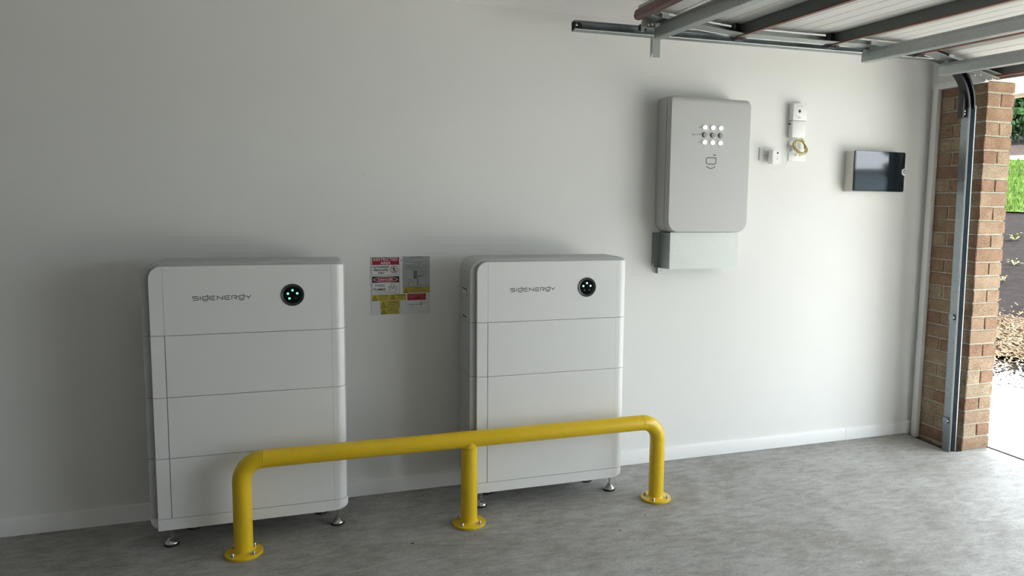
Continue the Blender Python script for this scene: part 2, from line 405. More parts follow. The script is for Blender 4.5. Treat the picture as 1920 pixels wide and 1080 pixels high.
obj('ground_driveway', bm, 'drive', kind='structure', label='pale driveway outside the garage door')
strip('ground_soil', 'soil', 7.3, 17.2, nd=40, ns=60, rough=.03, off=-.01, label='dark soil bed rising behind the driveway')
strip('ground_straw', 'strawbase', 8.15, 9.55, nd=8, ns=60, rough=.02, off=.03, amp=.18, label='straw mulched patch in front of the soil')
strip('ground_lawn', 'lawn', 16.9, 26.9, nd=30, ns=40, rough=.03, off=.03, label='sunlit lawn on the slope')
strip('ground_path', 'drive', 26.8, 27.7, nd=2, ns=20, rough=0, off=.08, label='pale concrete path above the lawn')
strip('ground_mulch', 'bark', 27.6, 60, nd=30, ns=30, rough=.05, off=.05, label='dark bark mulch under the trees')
bm = BM(); prism(bm, [(3.9, -60), (3.9, -9.4), (20, -9.4), at(7.3, 15.6), at(7.3, 60)], -.2, -.03, 'z'); obj('ground_yard', bm, 'lawn', kind='structure', label='grass beyond the driveway')

# ================================================================== BATTERY CABINETS
QR = .045
def qin(t): # inset of the quarter-round right edge at depth t
    return 0 if t >= QR else QR-math.sqrt(max(0, QR*QR-(QR-t)**2))
FL, FD, TOPF, CW, DEP = .0314, .0176, .015, .797, .259
ZB, BS, MODH, INV = .0953, .0513, .2684, .2954
def g_glyph(X, Z, W, H):
    box_ = [(X+W*.98, Z+H)]+[(X+W*.30, Z+H)]+arc(X+W*.26, Z+H*.74, W*.26, 90, 180, 4, H*.26)[1:]+[(X, Z+H*.4)]+arc(X+W*.26, Z+H*.26, W*.26, 180, 270, 4, H*.26)[1:]+arc(X+W*.72, Z+H*.26, W*.26, 270, 360, 4, H*.26)+[(X+W*.98, Z+H)]
    bar = [(X+W*.66, Z+H*1.42), (X+W*1.0, Z+H*1.42)]
    smile = [(X+W*(.02+.92*i/8), Z-H*.36-H*.30*math.sin(PI*i/8)) for i in range(9)]
    return [box_, bar, smile]
def logo_strokes(x0, zc, total):
    u = total/1640.0; H = 112*u
    def S_(X, W):
        z = zc-H/2
        return [[(X+W, z+H), (X+W*.22, z+H)]+arc(X+W*.2, z+H*.77, W*.2, 90, 270, 6, H*.23)[1:]+[(X+W*.8, z+H*.52)]+arc(X+W*.82, z+H*.27, W*.17, 90, -90, 6, H*.27)[1:]+[(X+W*.02, z)]]
    def E_(X, W):
        z = zc-H/2
        return [[(X+W, z+H), (X+W*.3, z+H)]+arc(X+W*.28, z+H*.7, W*.28, 90, 180, 5, H*.3)[1:]+[(X, z+H*.3)]+arc(X+W*.28, z+H*.3, W*.28, 180, 270, 5, H*.3)[1:]+[(X+W, z)], [(X+W*.22, z+H*.5), (X+W*.92, z+H*.5)]]
    z = zc-H/2; out = []
    px = lambda p: x0+(p-165)*u
    out += S_(px(165), 160*u); out += [[(px(375), z), (px(375), z+H)]]
    gw_ = 168*u; out += g_glyph(px(432), z+H*.22, gw_, H*.72)
    out += E_(px(640), 152*u)
    out += [[(px(850), z), (px(850), z+H*.98), (px(1000), z+H*.06), (px(1000), z+H)]]
    out += E_(px(1055), 152*u)
    out += [[(px(1258), z), (px(1258), z+H), (px(1370), z+H)]+arc(px(1370), z+H*.76, 38*u, 90, -90, 5, H*.24)[1:]+[(px(1335), z+H*.50), (px(1345), z+H*.3), (px(1372), z+H*.14), (px(1410), z+H*.1)]]
    out += g_glyph(px(1455), z+H*.22, gw_, H*.72)
    out += [[(px(1658), z+H), (px(1700), z+H*.62), (px(1730), z+H*.52), (px(1762), z+H*.62), (px(1803), z+H)], [(px(1731), z+H*.5), (px(1731), z)]]
    return out, 22*u
def ring_xy(x0, x1, z0, z1, rad, y): return [(p[0], y, p[1]) for p in rrect(x0, x1, z0, z1, rad)]
def make_tower(x, yf, lit, label):
    T = thing('battery_cabinet', (x, yf, 0), label, 'battery', 'tall white battery cabinets along the wall')
    zt = ZB+BS+3*MODH+INV
    specs = [('base_plinth', ZB, ZB+BS, 'base')]+[('battery_module', ZB+BS+i*MODH, ZB+BS+(i+1)*MODH, 'mod') for i in range(3)]+[('inverter_module', ZB+BS+3*MODH, zt, 'inv')]
    g = .0011
    for name, z0, z1, kind in specs:
        inv, base = kind == 'inv', kind == 'base'
        a0, a1 = z0+(0 if base else g), z1-(0 if inv else g)
        tl = .072 if inv else 0; bl = .045 if base else 0
        X0, X1 = x-FL, x+CW
        ztop = a1+(TOPF if inv else 0)
        # body behind the covers
        rings = []
        for t in (.0182, .0195, .03, .04, .05, DEP-.004, DEP):
            e = .004 if t == DEP else (.0012 if t == .0182 else 0)
            rings.append(ring_xy(X0+.0006+e, X1-qin(t)-e, a0+(.0+e), ztop-e, (tl, .03 if inv else 0, .02 if base else 0, bl), yf+t))
        B = obj(name, loft(BM(), rings), 'battbody' if not base else 'batt', T)
        # recess core so that the joints read dark
        # front pieces: left cap, cover, right cap
        sw = .0004 if inv else .0014
        xs, xr = x+.0545, x+.7345
        # left cap (flared edge)
        rings = []
        for t, e in ((0, .0018), (.0012, .0004), (.002, 0), (FD-.001, 1), (FD, 1)):
            if e == 1: k = 0
            fr = min(1, t/(FD-.001))
            l = x+(e if e < 1 else 0); zz = a1-(e if (e < 1 and inv) else 0)
            rr = (.0500, 0, 0, 0) if inv else (0, 0, 0, 0)
            rings.append(ring_xy(l, xs-sw, a0+((e if e < 1 else 0) if base else 0), zz, rr, yf+t))
        if not base:
            obj('end_cap', loft(BM(), rings), 'batt', B, angle=18)
        rings = []
        for t, e in ((0, .0012), (.0012, 0), (FD, 0)):
            fr = t/FD
            rings.append(ring_xy(xs+sw if not base else x+.0, xr-.0003 if not base else xr, a0, a1-(e if inv else 0), (0, 0, 0, 0), yf+t))
        if not base:
            obj('front_cover', loft(BM(), rings), 'batt', B)
            rings = []
            for t in (0, .0003, .0009, .0018, .003, .0045, .0065, .009, .012, .0155, .0195):
                fr = min(1, t/FD); rings.append(ring_xy(xr+.0003, X1-qin(t), a0, a1, (0, .006 if inv else 0, 0, 0), yf+t))
            obj('end_cap', loft(BM(), rings), 'batt', B, angle=50, wn=True)
        else:
            rings = []
            for t in (0, .0003, .0009, .0018, .003, .0045, .0065, .009, .012, .0155, .0195):
                fr = min(1, t/FD)
                rings.append(ring_xy(x, X1-qin(t), a0, a1, (0, 0, .022, 0), yf+t))
            obj('front_cover', loft(BM(), rings), 'batt', B, angle=50, wn=True)
        if inv:
            for zz, lab in ((1.105, 0), (.966, 0)):
                bm = BM(); box(bm, X0-.0008, X0+.004, yf+.091, yf+.183, zz-.002, zz+.0022); obj('handle_slot', bm, 'seam', B)
            bm = BM(); box(bm, X0-.0006, X0+.004, yf+.0895, yf+.0925, 1.074, 1.106); obj('handle_slot', bm, 'seam', B)
            bm = BM(); box(bm, X0-.0008, X0+.003, yf+.098, yf+.170, 1.078, 1.100); obj('rating_label', bm, 's_white', B, label='small white rating label')
            bm = BM()
            for i in range(4): box(bm, X0-.0011, X0+.003, yf+.104, yf+.104+.05-.012*(i % 2), 1.082+i*.0045, 1.0835+i*.0045)
            obj('fine_print', bm, 's_line', B)
            # logo
            st, wd = logo_strokes(x+.1675, 1.1085, .2305); bm = BM()
            for s in st: stroke(bm, s, wd, yf, .0003)
            obj('lettering', bm, 'logo', B, smooth=False, label='dark grey brand lettering')
            # indicator ring
            cx, cz = x+.5695, 1.113
            R = obj('indicator_ring', lathe(BM(), [(.050, yf+.004), (.0495, yf-.0015), (.048, yf-.0028), (.046, yf-.0028), (.0445, yf-.0015), (.0380, yf-.0008), (.0376, yf+.002)], (cx, 0, cz), 'y', 40), 'ring', T, label='round dark metal status indicator')
            obj('lens', lathe(BM(), [(.0385, yf+.002), (.0385, yf-.0004), (.036, yf-.0006), (.018, yf-.0007), (.0001, yf-.0007)], (cx, 0, cz), 'y', 40), 'glass', R)
            for i, (dx, dz) in enumerate(((0, .0205), (-.0195, .0060), (.0195, .0064), (-.0135, -.0155), (.0135, -.0150))):
                on = i < lit
                obj('led', lathe(BM(), [(.0052, yf+.0004), (.0052, yf-.0010), (.0035, yf-.0015), (.0001, yf-.0016)], (cx+dx, 0, cz+dz), 'y', 12), ('led_g' if lit > 3 else 'led_w') if on else 'led_off', R)
    # levelling feet
    for fx, fy in ((.040, .068), (CW-.048, .068), (.11, DEP-.035), (CW-.12, DEP-.035)):
        if True:
            F = obj('levelling_foot', lathe(BM(), [(.029, .0075), (.029, .012), (.027, .016), (.014, .030), (.0105, .033), (.0105, .041), (.009, .0415)], (x+fx, yf+fy, 0), 'z', 20), 'chrome', T, label='polished steel levelling foot')
            obj('stem', lathe(BM(), [(.0055, .040), (.0055, ZB+.002)], (x+fx, yf+fy, 0), 'z', 10), 'chrome', F)
            obj('rubber_pad', lathe(BM(), [(.028, 0), (.031, .001), (.031, .007), (.028, .008)], (x+fx, yf+fy, 0), 'z', 20), 'rubber', F)
    # dark core showing through the joints
    bm = BM(); prism(bm, rrect(x+.004, x+CW-.032, ZB+.02, zt-.02, (.055, .02, 0, .02)), yf+.010, yf+DEP-.02); obj('inner_core', bm, 'seam', T)
    return T
make_tower(-.9069, -.3748, 4, 'white battery cabinet with four green status lights, left of the warning sign')
make_tower(.5003, -.3806, 3, 'white battery cabinet with three pale status lights, right of the warning sign')

# ================================================================== BOLLARD RAIL
BY, BZ, BR = -.4938, .4165, .0392
T = thing('safety_barrier', (.4375, BY, 0), 'yellow tubular steel safety barrier bolted to the floor before the cabinets', 'barrier')
P0, P1, P2, RB = -.5594, .4375, 1.435, .090
obj('top_rail', tube(BM(), [(P0+RB, BY, BZ), (P2-RB, BY, BZ)], BR, 32), 'yellow', T)
for px, sg in ((P0, 1), (P2, -1)):
    pts = [(px+sg*(RB-RB*math.sin(a)), BY, BZ-RB+RB*math.cos(a)) for a in [i*PI/2/12 for i in range(13)]]
    B = obj('bend', tube(BM(), pts, BR, 32), 'yellow', T)
    for p, ax in (((px+sg*RB, BY, BZ), 'x'), ((px, BY, BZ-RB), 'z')):
        obj('weld_seam', lathe(BM(), [(BR-.001, -.003), (BR+.0009, -.0015), (BR+.0009, .0015), (BR-.001, .003)], p, ax, 32), 'yellow', B)
for px, top, rot in ((P0, BZ-RB, 45), (P1, BZ-.01, 45), (P2, BZ-RB, 52)):
    obj('post', tube(BM(), [(px, BY, .008), (px, BY, top)], BR, 32), 'yellow', T)
    F = obj('base_flange', lathe(BM(), [(.0775, .0005), (.0785, .002), (.0785, .0105), (.0770, .012), (BR+.008, .012), (BR+.003, .0145), (BR, .02)], (px, BY, 0), 'z', 40), 'yellow', T)
    for i in range(4):
        a = math.radians(rot+90*i); bx_, by_ = px+.0595*math.cos(a), BY+.0595*math.sin(a)
        obj('bolt', lathe(BM(), [(.0105, .0118), (.0105, .0138), (.0075, .0140), (.0075, .0195), (.0065, .0235), (.0040, .0262), (.0001, .0270)], (bx_, by_, 0), 'z', 12), 'bolt', F)
obj('weld_seam', lathe(BM(), [(BR-.001, BZ-.046), (BR+.0015, BZ-.041), (BR+.003, BZ-.030)], (P1, BY, 0), 'z', 32), 'yellow', T)

# ================================================================== WARNING SIGN
SX, SZ, SW, SH = .0381, .9504, .2987, .3004
T = thing('warning_sign', (SX+SW/2, 0, SZ), 'square white board of safety stickers between the two battery cabinets', 'sign')
YS = -.004
bxo('backing_board', 's_white', T, SX, SX+SW, -.004, -.0002, SZ, SZ+SH, bev=.0005)
def sx(p): return SX+(p-118)/790*SW
def sz(p): return SZ+SH-(p-151)/788*SH
def sticker(name, m, a, b, c, d, y=YS, th=.0004, parent=T, lab=None, ang=0):
    return obj(name, plate(BM(), [(sx(a), sz(d)), (sx(b), sz(d)), (sx(b), sz(c)), (sx(a), sz(c))], y, th), m, parent, smooth=False, label=lab)
def stext(s, a, b, c, d, y, m, parent, bold=.0): return text('lettering', s, sx(a), sx(b), sz(d), sz(c), y, m, parent, bold)
def slines(rows, y, m, parent, name='fine_print'):
    bm = BM()
    for (a, b, c, h) in rows: plate(bm, [(sx(a), sz(c+h)), (sx(b), sz(c+h)), (sx(b), sz(c)), (sx(a), sz(c))], y, .0002)
    return obj(name, bm, m, parent, smooth=False, kind='stuff')
def sframe(a, b, c, d, y, m, parent, wd=.0012):
    bm = BM(); stroke(bm, [(sx(a), sz(c)), (sx(b), sz(c)), (sx(b), sz(d)), (sx(a), sz(d))], wd, y, .0002, True); return obj('border', bm, m, parent, smooth=False)
# restricted area
st = sticker('restricted_sticker', 's_white', 128, 490, 162, 400, lab='red and white restricted area sticker')
y1 = YS-.0004
sframe(130, 488, 164, 398, y1, 's_black', st)
sticker('header_band', 's_red', 133, 486, 166, 262, y1, .0002, st)
stext('RESTRICTED', 148, 468, 172, 209, y1-.0002, 's_white', st, .012); stext('AREA', 240, 376, 219, 254, y1-.0002, 's_white', st, .02)
stext('AUTHORIZED', 142, 358, 277, 306, y1, 's_black', st, .035); stext('PERSONNEL', 150, 348, 317, 345, y1, 's_black', st, .035); stext('ONLY', 207, 294, 355, 383, y1, 's_black', st, .035)
bm = BM(); cx_, cz_ = sx(420), sz(327); r_ = 47/790*SW
# walking figure
stroke(bm, arc(sx(420), sz(298), .0022, 0, 360, 8), .0022, y1, .0002)
for pl, wd_ in (([(sx(421), sz(306)), (sx(418), sz(333))], .0052), ([(sx(418), sz(332)), (sx(430), sz(345)), (sx(436), sz(362))], .003), ([(sx(417), sz(332)), (sx(411), sz(348)), (sx(398), sz(360))], .003), ([(sx(421), sz(309)), (sx(434), sz(322)), (sx(446), sz(322))], .0024), ([(sx(419), sz(309)), (sx(404), sz(316)), (sx(398), sz(330))], .0024)):
    stroke(bm, pl, wd_, y1, .0002)
obj('figure_pictogram', bm, 's_black', st, smooth=False)
bm = BM(); stroke(bm, arc(cx_, cz_, r_, 0, 360, 28)[:-1], .0030, y1-.0002, .0002, True); stroke(bm, [(cx_-r_*.7, cz_+r_*.7), (cx_+r_*.7, cz_-r_*.7)], .0026, y1-.0002, .0002); obj('prohibition_ring', bm, 's_red', st, smooth=False)
# danger
st = sticker('danger_sticker', 's_white', 128, 490, 418, 656, lab='danger toxic fumes sticker with skull')
sframe(130, 488, 420, 654, y1, 's_black', st)
sticker('header_band', 's_black', 131, 487, 420, 502, y1, .0002, st)
bm = BM(); plate(bm, arc(sx(308), sz(461), 162/790*SW, 0, 360, 40, 37/788*SH)[:-1], y1-.0002, .0001); obj('oval_edge', bm, 's_white', st, smooth=False)
bm = BM(); plate(bm, arc(sx(308), sz(461), 152/790*SW, 0, 360, 40, 32/788*SH)[:-1], y1-.0003, .0001); obj('oval', bm, 's_red', st, smooth=False)
stext('DANGER', 208, 404, 445, 478, y1-.0004, 's_white', st, .012)
stext('TOXIC', 162, 298, 524, 556, y1, 's_black', st, .02); stext('FUMES', 150, 306, 576, 610, y1, 's_black', st, .02)
stext('FIRE WILL CAUSE TOXIC FUMES', 166, 452, 624, 637, y1, 's_black', st, .015)
bm = BM(); stroke(bm, arc(sx(401), sz(538), 29/790*SW, -40, 220, 16, 25/788*SH)+[(sx(384), sz(566)), (sx(418), sz(566))], .0016, y1, .0002, True)
for a in (388, 414): plate(bm, arc(sx(a), sz(542), .0024, 0, 360, 10)[:-1], y1, .0002)
plate(bm, [(sx(398), sz(557)), (sx(404), sz(557)), (sx(401), sz(551))], y1, .0002)
for a, b in (((352, 560), (450, 598)), ((450, 560), (352, 598))):
    stroke(bm, [(sx(a[0]), sz(a[1])), (sx(b[0]), sz(b[1]))], .0016, y1, .0002)
    for (ex, ey) in (a, b):
        for dy in (-6, 6): stroke(bm, arc(sx(ex+(-3 if ex < 400 else 3)), sz(ey+dy), .0018, 0, 360, 8)[:-1], .0012, y1, .0002, True)
obj('skull_and_crossbones', bm, 's_black', st, smooth=False)
# yellow warning stickers
def warn(a, b, c, d, tri, word, rows):
    st = sticker('warning_sticker', 's_yel', a, b, c, d, lab='yellow electrical warning sticker'); sframe(a+2, b-2, c+2, d-2, y1, 's_line', st, .0007)
    bm = BM(); tx0, tx1, tz0, tz1 = tri
    stroke(bm, [(sx(tx0), sz(tz1)), (sx(tx1), sz(tz1)), (sx((tx0+tx1)/2), sz(tz0))], .0026, y1, .0002, True)
    m_ = (tx0+tx1)/2; stroke(bm, [(sx(m_+3), sz(tz0+18)), (sx(m_-4), sz((tz0+tz1)/2+6)), (sx(m_+4), sz((tz0+tz1)/2+6)), (sx(m_-2), sz(tz1-8))], .0011, y1, .0002)
    obj('hazard_triangle', bm, 's_black', st, smooth=False)
    stext('WARNING', word[0], word[1], word[2], word[3], y1, 's_black', st, .02)
    if rows: slines(rows, y1, 's_line', st)
warn(122, 362, 667, 746, (132, 186, 686, 738), (215, 330, 673, 685), [(225, 335, 696, 3), (215, 320, 706, 3), (225, 330, 716, 3), (215, 325, 727, 3)])
warn(365, 580, 663, 746, (378, 430, 680, 726), (450, 568, 670, 684), [(470, 540, 696, 3), (460, 550, 708, 3), (468, 545, 720, 3)])
warn(234, 496, 750, 856, (246, 304, 772, 840), (340, 466, 760, 776), [(325, 482, 792, 8), (320, 480, 816, 4), (330, 470, 828, 4), (322, 440, 839, 4)])
warn(240, 486, 858, 930, (250, 306, 872, 924), (334, 452, 861, 873), [(318, 470, 886, 4), (330, 474, 898, 4), (322, 460, 910, 4)])
warn(541, 906, 570, 651, (552, 606, 592, 644), (685, 800, 579, 593), [(615, 850, 606, 4), (640, 890, 617, 4), (620, 860, 628, 4)])
# site diagram sheet
st = sticker('diagram_sticker', 's_grey', 537, 906, 151, 569, lab='grey shutdown procedure sheet with a small diagram'); sframe(540, 903, 153, 567, y1, 's_line', st, .0010)
slines([(635, 808, 160, 8), (556, 890, 180, 3), (560, 700, 190, 3), (556, 880, 214, 4), (560, 620, 226, 3), (655, 800, 237, 7), (565, 880, 262, 4), (560, 690, 274, 3), (590, 870, 284, 4), (560, 760, 295, 3), (570, 885, 302, 4), (560, 800, 315, 3), (630, 850, 334, 4), (755, 870, 350, 3), (750, 890, 362, 3), (770, 880, 376, 3), (605, 660, 465, 5)], y1, 's_line', st)
bm = BM()
for q in ([(684, 348), (735, 348), (735, 458), (684, 458)],): plate(bm, [(sx(a), sz(b)) for a, b in q], y1, .0002)
plate(bm, [(sx(a), sz(b)) for a, b in [(732, 432), (752, 412), (862, 402), (840, 412), (758, 432)]], y1, .0002)
plate(bm, [(sx(a), sz(b)) for a, b in [(732, 462), (746, 462), (746, 550), (732, 550)]], y1, .0002)
obj('diagram_shading', bm, 's_line', st, smooth=False)
bm = BM()
for q in ([(588, 500), (690, 500), (690, 555), (588, 555)], [(758, 436), (862, 420), (862, 545), (758, 550)]): stroke(bm, [(sx(a), sz(b)) for a, b in q], .0009, y1, .0002, True)
stroke(bm, [(sx(620), sz(492)), (sx(700), sz(484)), (sx(716), sz(470))], .0009, y1, .0002)
plate(bm, arc(sx(617), sz(530), .003, 0, 360, 10, .005)[:-1], y1, .0002)
obj('diagram_outline', bm, 's_line', st, smooth=False)
# red contact label and installer label
st = sticker('contact_sticker', 's_red', 598, 849, 661, 749, lab='dark red emergency contact sticker'); slines([(606, 820, 672, 5), (606, 740, 692, 5), (750, 820, 694, 4), (606, 690, 714, 5), (790, 830, 716, 4)], y1, 's_linep', st)
st = sticker('installer_sticker', 's_white', 590, 858, 752, 856, lab='white installer sticker'); sframe(592, 856, 754, 854, y1, 's_grey', st, .0007)
stext('off-grid energy', 606, 805, 797, 826, y1, 's_grn', st, .01)
bm = BM(); rd = random.Random(3)
for i in range(22):
    a = rd.uniform(.1, PI-.1); r1 = rd.uniform(12, 46); plate(bm, arc(sx(805+r1*math.cos(a)), sz(808-r1*math.sin(a)), rd.uniform(.0008, .0019), 0, 360, 6)[:-1], y1, .0002)
obj('tree_emblem', bm, 's_grn', st, smooth=False)
for a, b in ((517, 203), (507, 887)):
    obj('screw', lathe(BM(), [(.0036, YS), (.0036, YS-.001), (.0022, YS-.0022), (.0001, YS-.0024)], (sx(a), 0, sz(b)), 'y', 12), 'bolt', T)

# ================================================================== GATEWAY BOX AND BRACKET
GX0, GX1, GZ0, GZ1, GD = 1.637, 2.1544, 1.3799, 2.134, .1594
T = thing('gateway_box', ((GX0+GX1)/2, 0, GZ0), 'large pale wall box with nine round buttons above a galvanised bracket', 'electrical box')
rad = (.022, .024, .062, .062)
rings = [ring_xy(GX0+e, GX1-e, GZ0+e, GZ1-e, rad, y) for y, e in ((-.002, .004), (-.006, 0), (-.106, 0), (-.108, .002))]
obj('rear_housing', loft(BM(), rings), 'gatebody', T)
obj('shadow_gap', loft(BM(), [ring_xy(GX0+.008, GX1-.008, GZ0+.008, GZ1-.008, rad, y) for y in (-.107, -.117)]), 'seam', T)
rings = []
for y, e, et in ((-.1135, .003, .004), (-.115, .001, .002), (-.118, 0, 0), (-.138, 0, .001), (-.147, .0006, .004), (-.152, .0018, .008), (-.156, .0034, .014), (-.1585, .006, .022), (-.1594, .009, .03)):
    rings.append(ring_xy(GX0+e*.7, GX1-e*.7, GZ0+e*.7, GZ1-et, rad, y))
C = obj('front_cover', loft(BM(), rings), 'gate', T, angle=50, wn=True)
YG = -.1594
for r_i, zz in enumerate((1.967, 1.926, 1.885)):
    for c_i, xx in enumerate((1.8505, 1.902, 1.953)):
        on = r_i != 1
        b = obj('button', lathe(BM(), [(.0125, YG+.003), (.0125, YG-.0075), (.0115, YG-.0095), (.0001, YG-.0100)], (xx+.001, 0, zz), 'y', 24), 'btn_on' if on else 'btn_off', T, label='lit white round button' if on else 'unlit grey round button')
        obj('button_rim', lathe(BM(), [(.0140, YG+.002), (.0150, YG-.0012), (.0132, YG-.0022), (.0132, YG+.002)], (xx, 0, zz), 'y', 24), 'btn_rim', b)
for s, x0_, x1_, zz in (('GRID', 1.812, 1.832, 1.967), ('SMART PORT', 1.768, 1.830, 1.926), ('INV', 1.814, 1.829, 1.885)):
    text('lettering', s, x0_, x1_, zz-.0035, zz+.0035, YG, 'fine', C, .01)
for s, xx in (('L1', 1.8465), ('L2', 1.898), ('L3', 1.949)):
    text('lettering', s, xx-.005, xx+.005, 1.857, 1.865, YG, 'fine', C)
bm = BM()
ex, ez, ew, eh = 1.868, 1.7655, .064, .036
for s in g_glyph(ex, ez, ew, eh): stroke(bm, s, .0062, YG, .0004)
obj('emblem', bm, 'emblem', C, smooth=False, label='dark grey emblem')
obj('side_light', lathe(BM(), [(.008, 0), (.008, .003), (.005, .006), (.0001, .007)], (GX1-.001, -.08, 1.787), 'x', 12), 'btn_on', T, label='small lit indicator on the side')
# bracket
T = thing('cable_bracket', (1.89, 0, 1.138), 'galvanised sheet-steel bracket screwed on under the large wall box', 'bracket')
BX0, BX1, BZ0, BZ1, BD = 1.671, 2.116, 1.171, 1.3785, .130
obj('front_plate', box(BM(), BX0, BX1, -BD-.0015, -BD, BZ0, BZ1), 'galv_l', T)
obj('side_plate', box(BM(), BX0, BX0+.0015, -BD, -.002, BZ0, BZ1-.004), 'galv', T)
obj('side_plate', box(BM(), BX1-.0015, BX1, -BD, -.002, BZ0, BZ1-.004), 'galv', T)
for a, b in ((1.624, BX0+.001), (BX1-.001, 2.150)):
    F = obj('wall_flange', box(BM(), a, b, -.002, -.0003, BZ0, BZ1-.004), 'galv', T)
    for zz in (BZ0+.022, BZ1-.03):
        obj('screw', lathe(BM(), [(.0055, -.0018), (.0052, -.004), (.003, -.0058), (.0001, -.006)], ((a+b)/2, 0, zz), 'y', 10), 'bolt', F)
bm = BM(); prism(bm, [(1.655, -.001), (2.098, -.001), (2.098, -.012), (2.06, -.112), (1.675, -.112), (1.655, -.02)], 1.1705, 1.172, 'z'); obj('bottom_tray', bm, 'galv_l', T)
bm = BM(); box(bm, 1.655, 2.100, -.0022, -.0006, 1.137, 1.172); obj('tray_lip', bm, 'galv_l', T)
bm = BM(); box(bm, 1.6535, 1.6555, -.030, -.0006, 1.137, 1.172); obj('tray_end', bm, 'galv', T)

# ================================================================== SMALL WALL DEVICES
# power point
T = thing('power_outlet', (2.384, 0, 1.807), 'white double power outlet beside the large wall box', 'outlet')
bxo('cover_plate', 'whitep', T, 2.326, 2.442, -.0105, -.0003, 1.807, 1.884, bev=.0025)
for xx in (2.362, 2.408):
    bxo('rocker_switch', 'whitep', T, xx-.0075, xx+.0075, -.0145, -.010, 1.860, 1.874, bev=.001)
    bm = BM()
    for dx, dz, rt in ((-.0068, .004, 30), (.0068, .004, -30), (0, -.0085, 0)):
        a = math.radians(rt); u = Vector((math.sin(a), math.cos(a)))*.0045
        stroke(bm, [(xx+dx-u.x, 1.834+dz-u.y), (xx+dx+u.x, 1.834+dz+u.y)], .0022, -.0105, .0002)
    obj('socket_slot', bm, 'dark', T, smooth=False)
# plugged adapter + cord
T = thing('plug_adapter', (2.403, -.0112, 1.785), 'white plug-in power adapter in the double outlet', 'adapter')
rings = [ring_xy(2.372+e, 2.434-e, 1.785+e, 1.866-e, (.006,)*4, y) for y, e in ((-.0112, .012), (-.022, .006), (-.030, 0), (-.068, 0), (-.070, .002))]
obj('housing', loft(BM(), rings), 'whitep', T)
obj('status_dot', lathe(BM(), [(.0062, -.0698), (.0062, -.0706), (.0001, -.0707)], (2.408, 0, 1.851), 'y', 14), 'dark', T)
bm = BM()
for a, b, c, h in ((2.401, 2.415, 1.816, .0028), (2.404, 2.412, 1.811, .0016)): plate(bm, [(a, c), (b, c), (b, c+h), (a, c+h)], -.0698, .0003)
obj('fine_print', bm, 'fine', T, smooth=False, kind='stuff')
bm = BM(); plate(bm, [(2.403, 1.831), (2.411, 1.831), (2.411, 1.8326), (2.403, 1.8326)], -.0698, .0003); obj('small_mark', bm, 'fine', T, smooth=False)
cpts = [(2.389, -.050, 1.787), (2.389, -.050, 1.772), (2.394, -.048, 1.757), (2.412, -.042, 1.749), (2.440, -.034, 1.748), (2.472, -.026, 1.757), (2.500, -.020, 1.778), (2.515, -.0175, 1.806), (2.520, -.0165, 1.850), (2.522, -.0165, 1.885), (2.532, -.022, 1.915), (2.545, -.025, 1.949)]
def smooth_path(p, k=6):
    p = [Vector(a) for a in p]; out = []
    for i in range(len(p)-1):
        a, b, c, d = p[max(i-1, 0)], p[i], p[i+1], p[min(i+2, len(p)-1)]
        for j in range(k):
            t = j/k; out.append(.5*((2*b)+(c-a)*t+(2*a-5*b+4*c-d)*t*t+(3*b-a-3*c+d)*t**3))
    return out+[p[-1]]
obj('cord', tube(BM(), smooth_path(cpts), .0017, 8), 'whitep', T)
# network box
T = thing('network_box', (2.576, 0, 1.949), 'slim white network box with a coiled yellow cable below it', 'network box')
bxo('lower_cover', 'whitep', T, 2.5275, 2.6250, -.0410, -.0003, 1.9492, 2.0505, bev=.003)
U = bxo('upper_cover', 'whitep', T, 2.5265, 2.6260, -.0435, -.0003, 2.0525, 2.1545, bev=.003)
bxo('seam', 'seam', T, 2.529, 2.623, -.038, -.002, 2.0500, 2.0530)
obj('round_mark', lathe(BM(), [(.0095, -.0434), (.0095, -.0438), (.0001, -.0439)], (2.572, 0, 2.108), 'y', 16), 'dark', U)
bm = BM()
for i, (a, b) in enumerate(((2.543, 2.553), (2.543, 2.556), (2.556, 2.580), (2.556, 2.586), (2.562, 2.580))): plate(bm, [(a, 2.081-i*.004), (b, 2.081-i*.004), (b, 2.0825-i*.004), (a, 2.0825-i*.004)], -.0435, .0003)
bm2 = BM(); plate(bm2, [(2.556, 2.139), (2.598, 2.139), (2.598, 2.1405), (2.556, 2.1405)], -.0435, .0003); obj('name_line', bm2, 'fine', U, smooth=False)
obj('fine_print', bm, 'fine', U, smooth=False, kind='stuff')
bm = BM(); box(bm, 2.516, 2.529, -.022, -.012, 2.028, 2.036, .001); obj('cable_clip', bm, 'blackp', T)
# data plate
T = thing('data_plate', (2.598, 0, 1.811), 'white data wall plate under the slim network box', 'wall plate')
P_ = bxo('cover_plate', 'whitep', T, 2.533, 2.655, -.0105, -.0003, 1.811, 1.935, bev=.0025)
bxo('data_jack', 'clearp', T, 2.540, 2.562, -.030, -.0105, 1.868, 1.905, bev=.002)
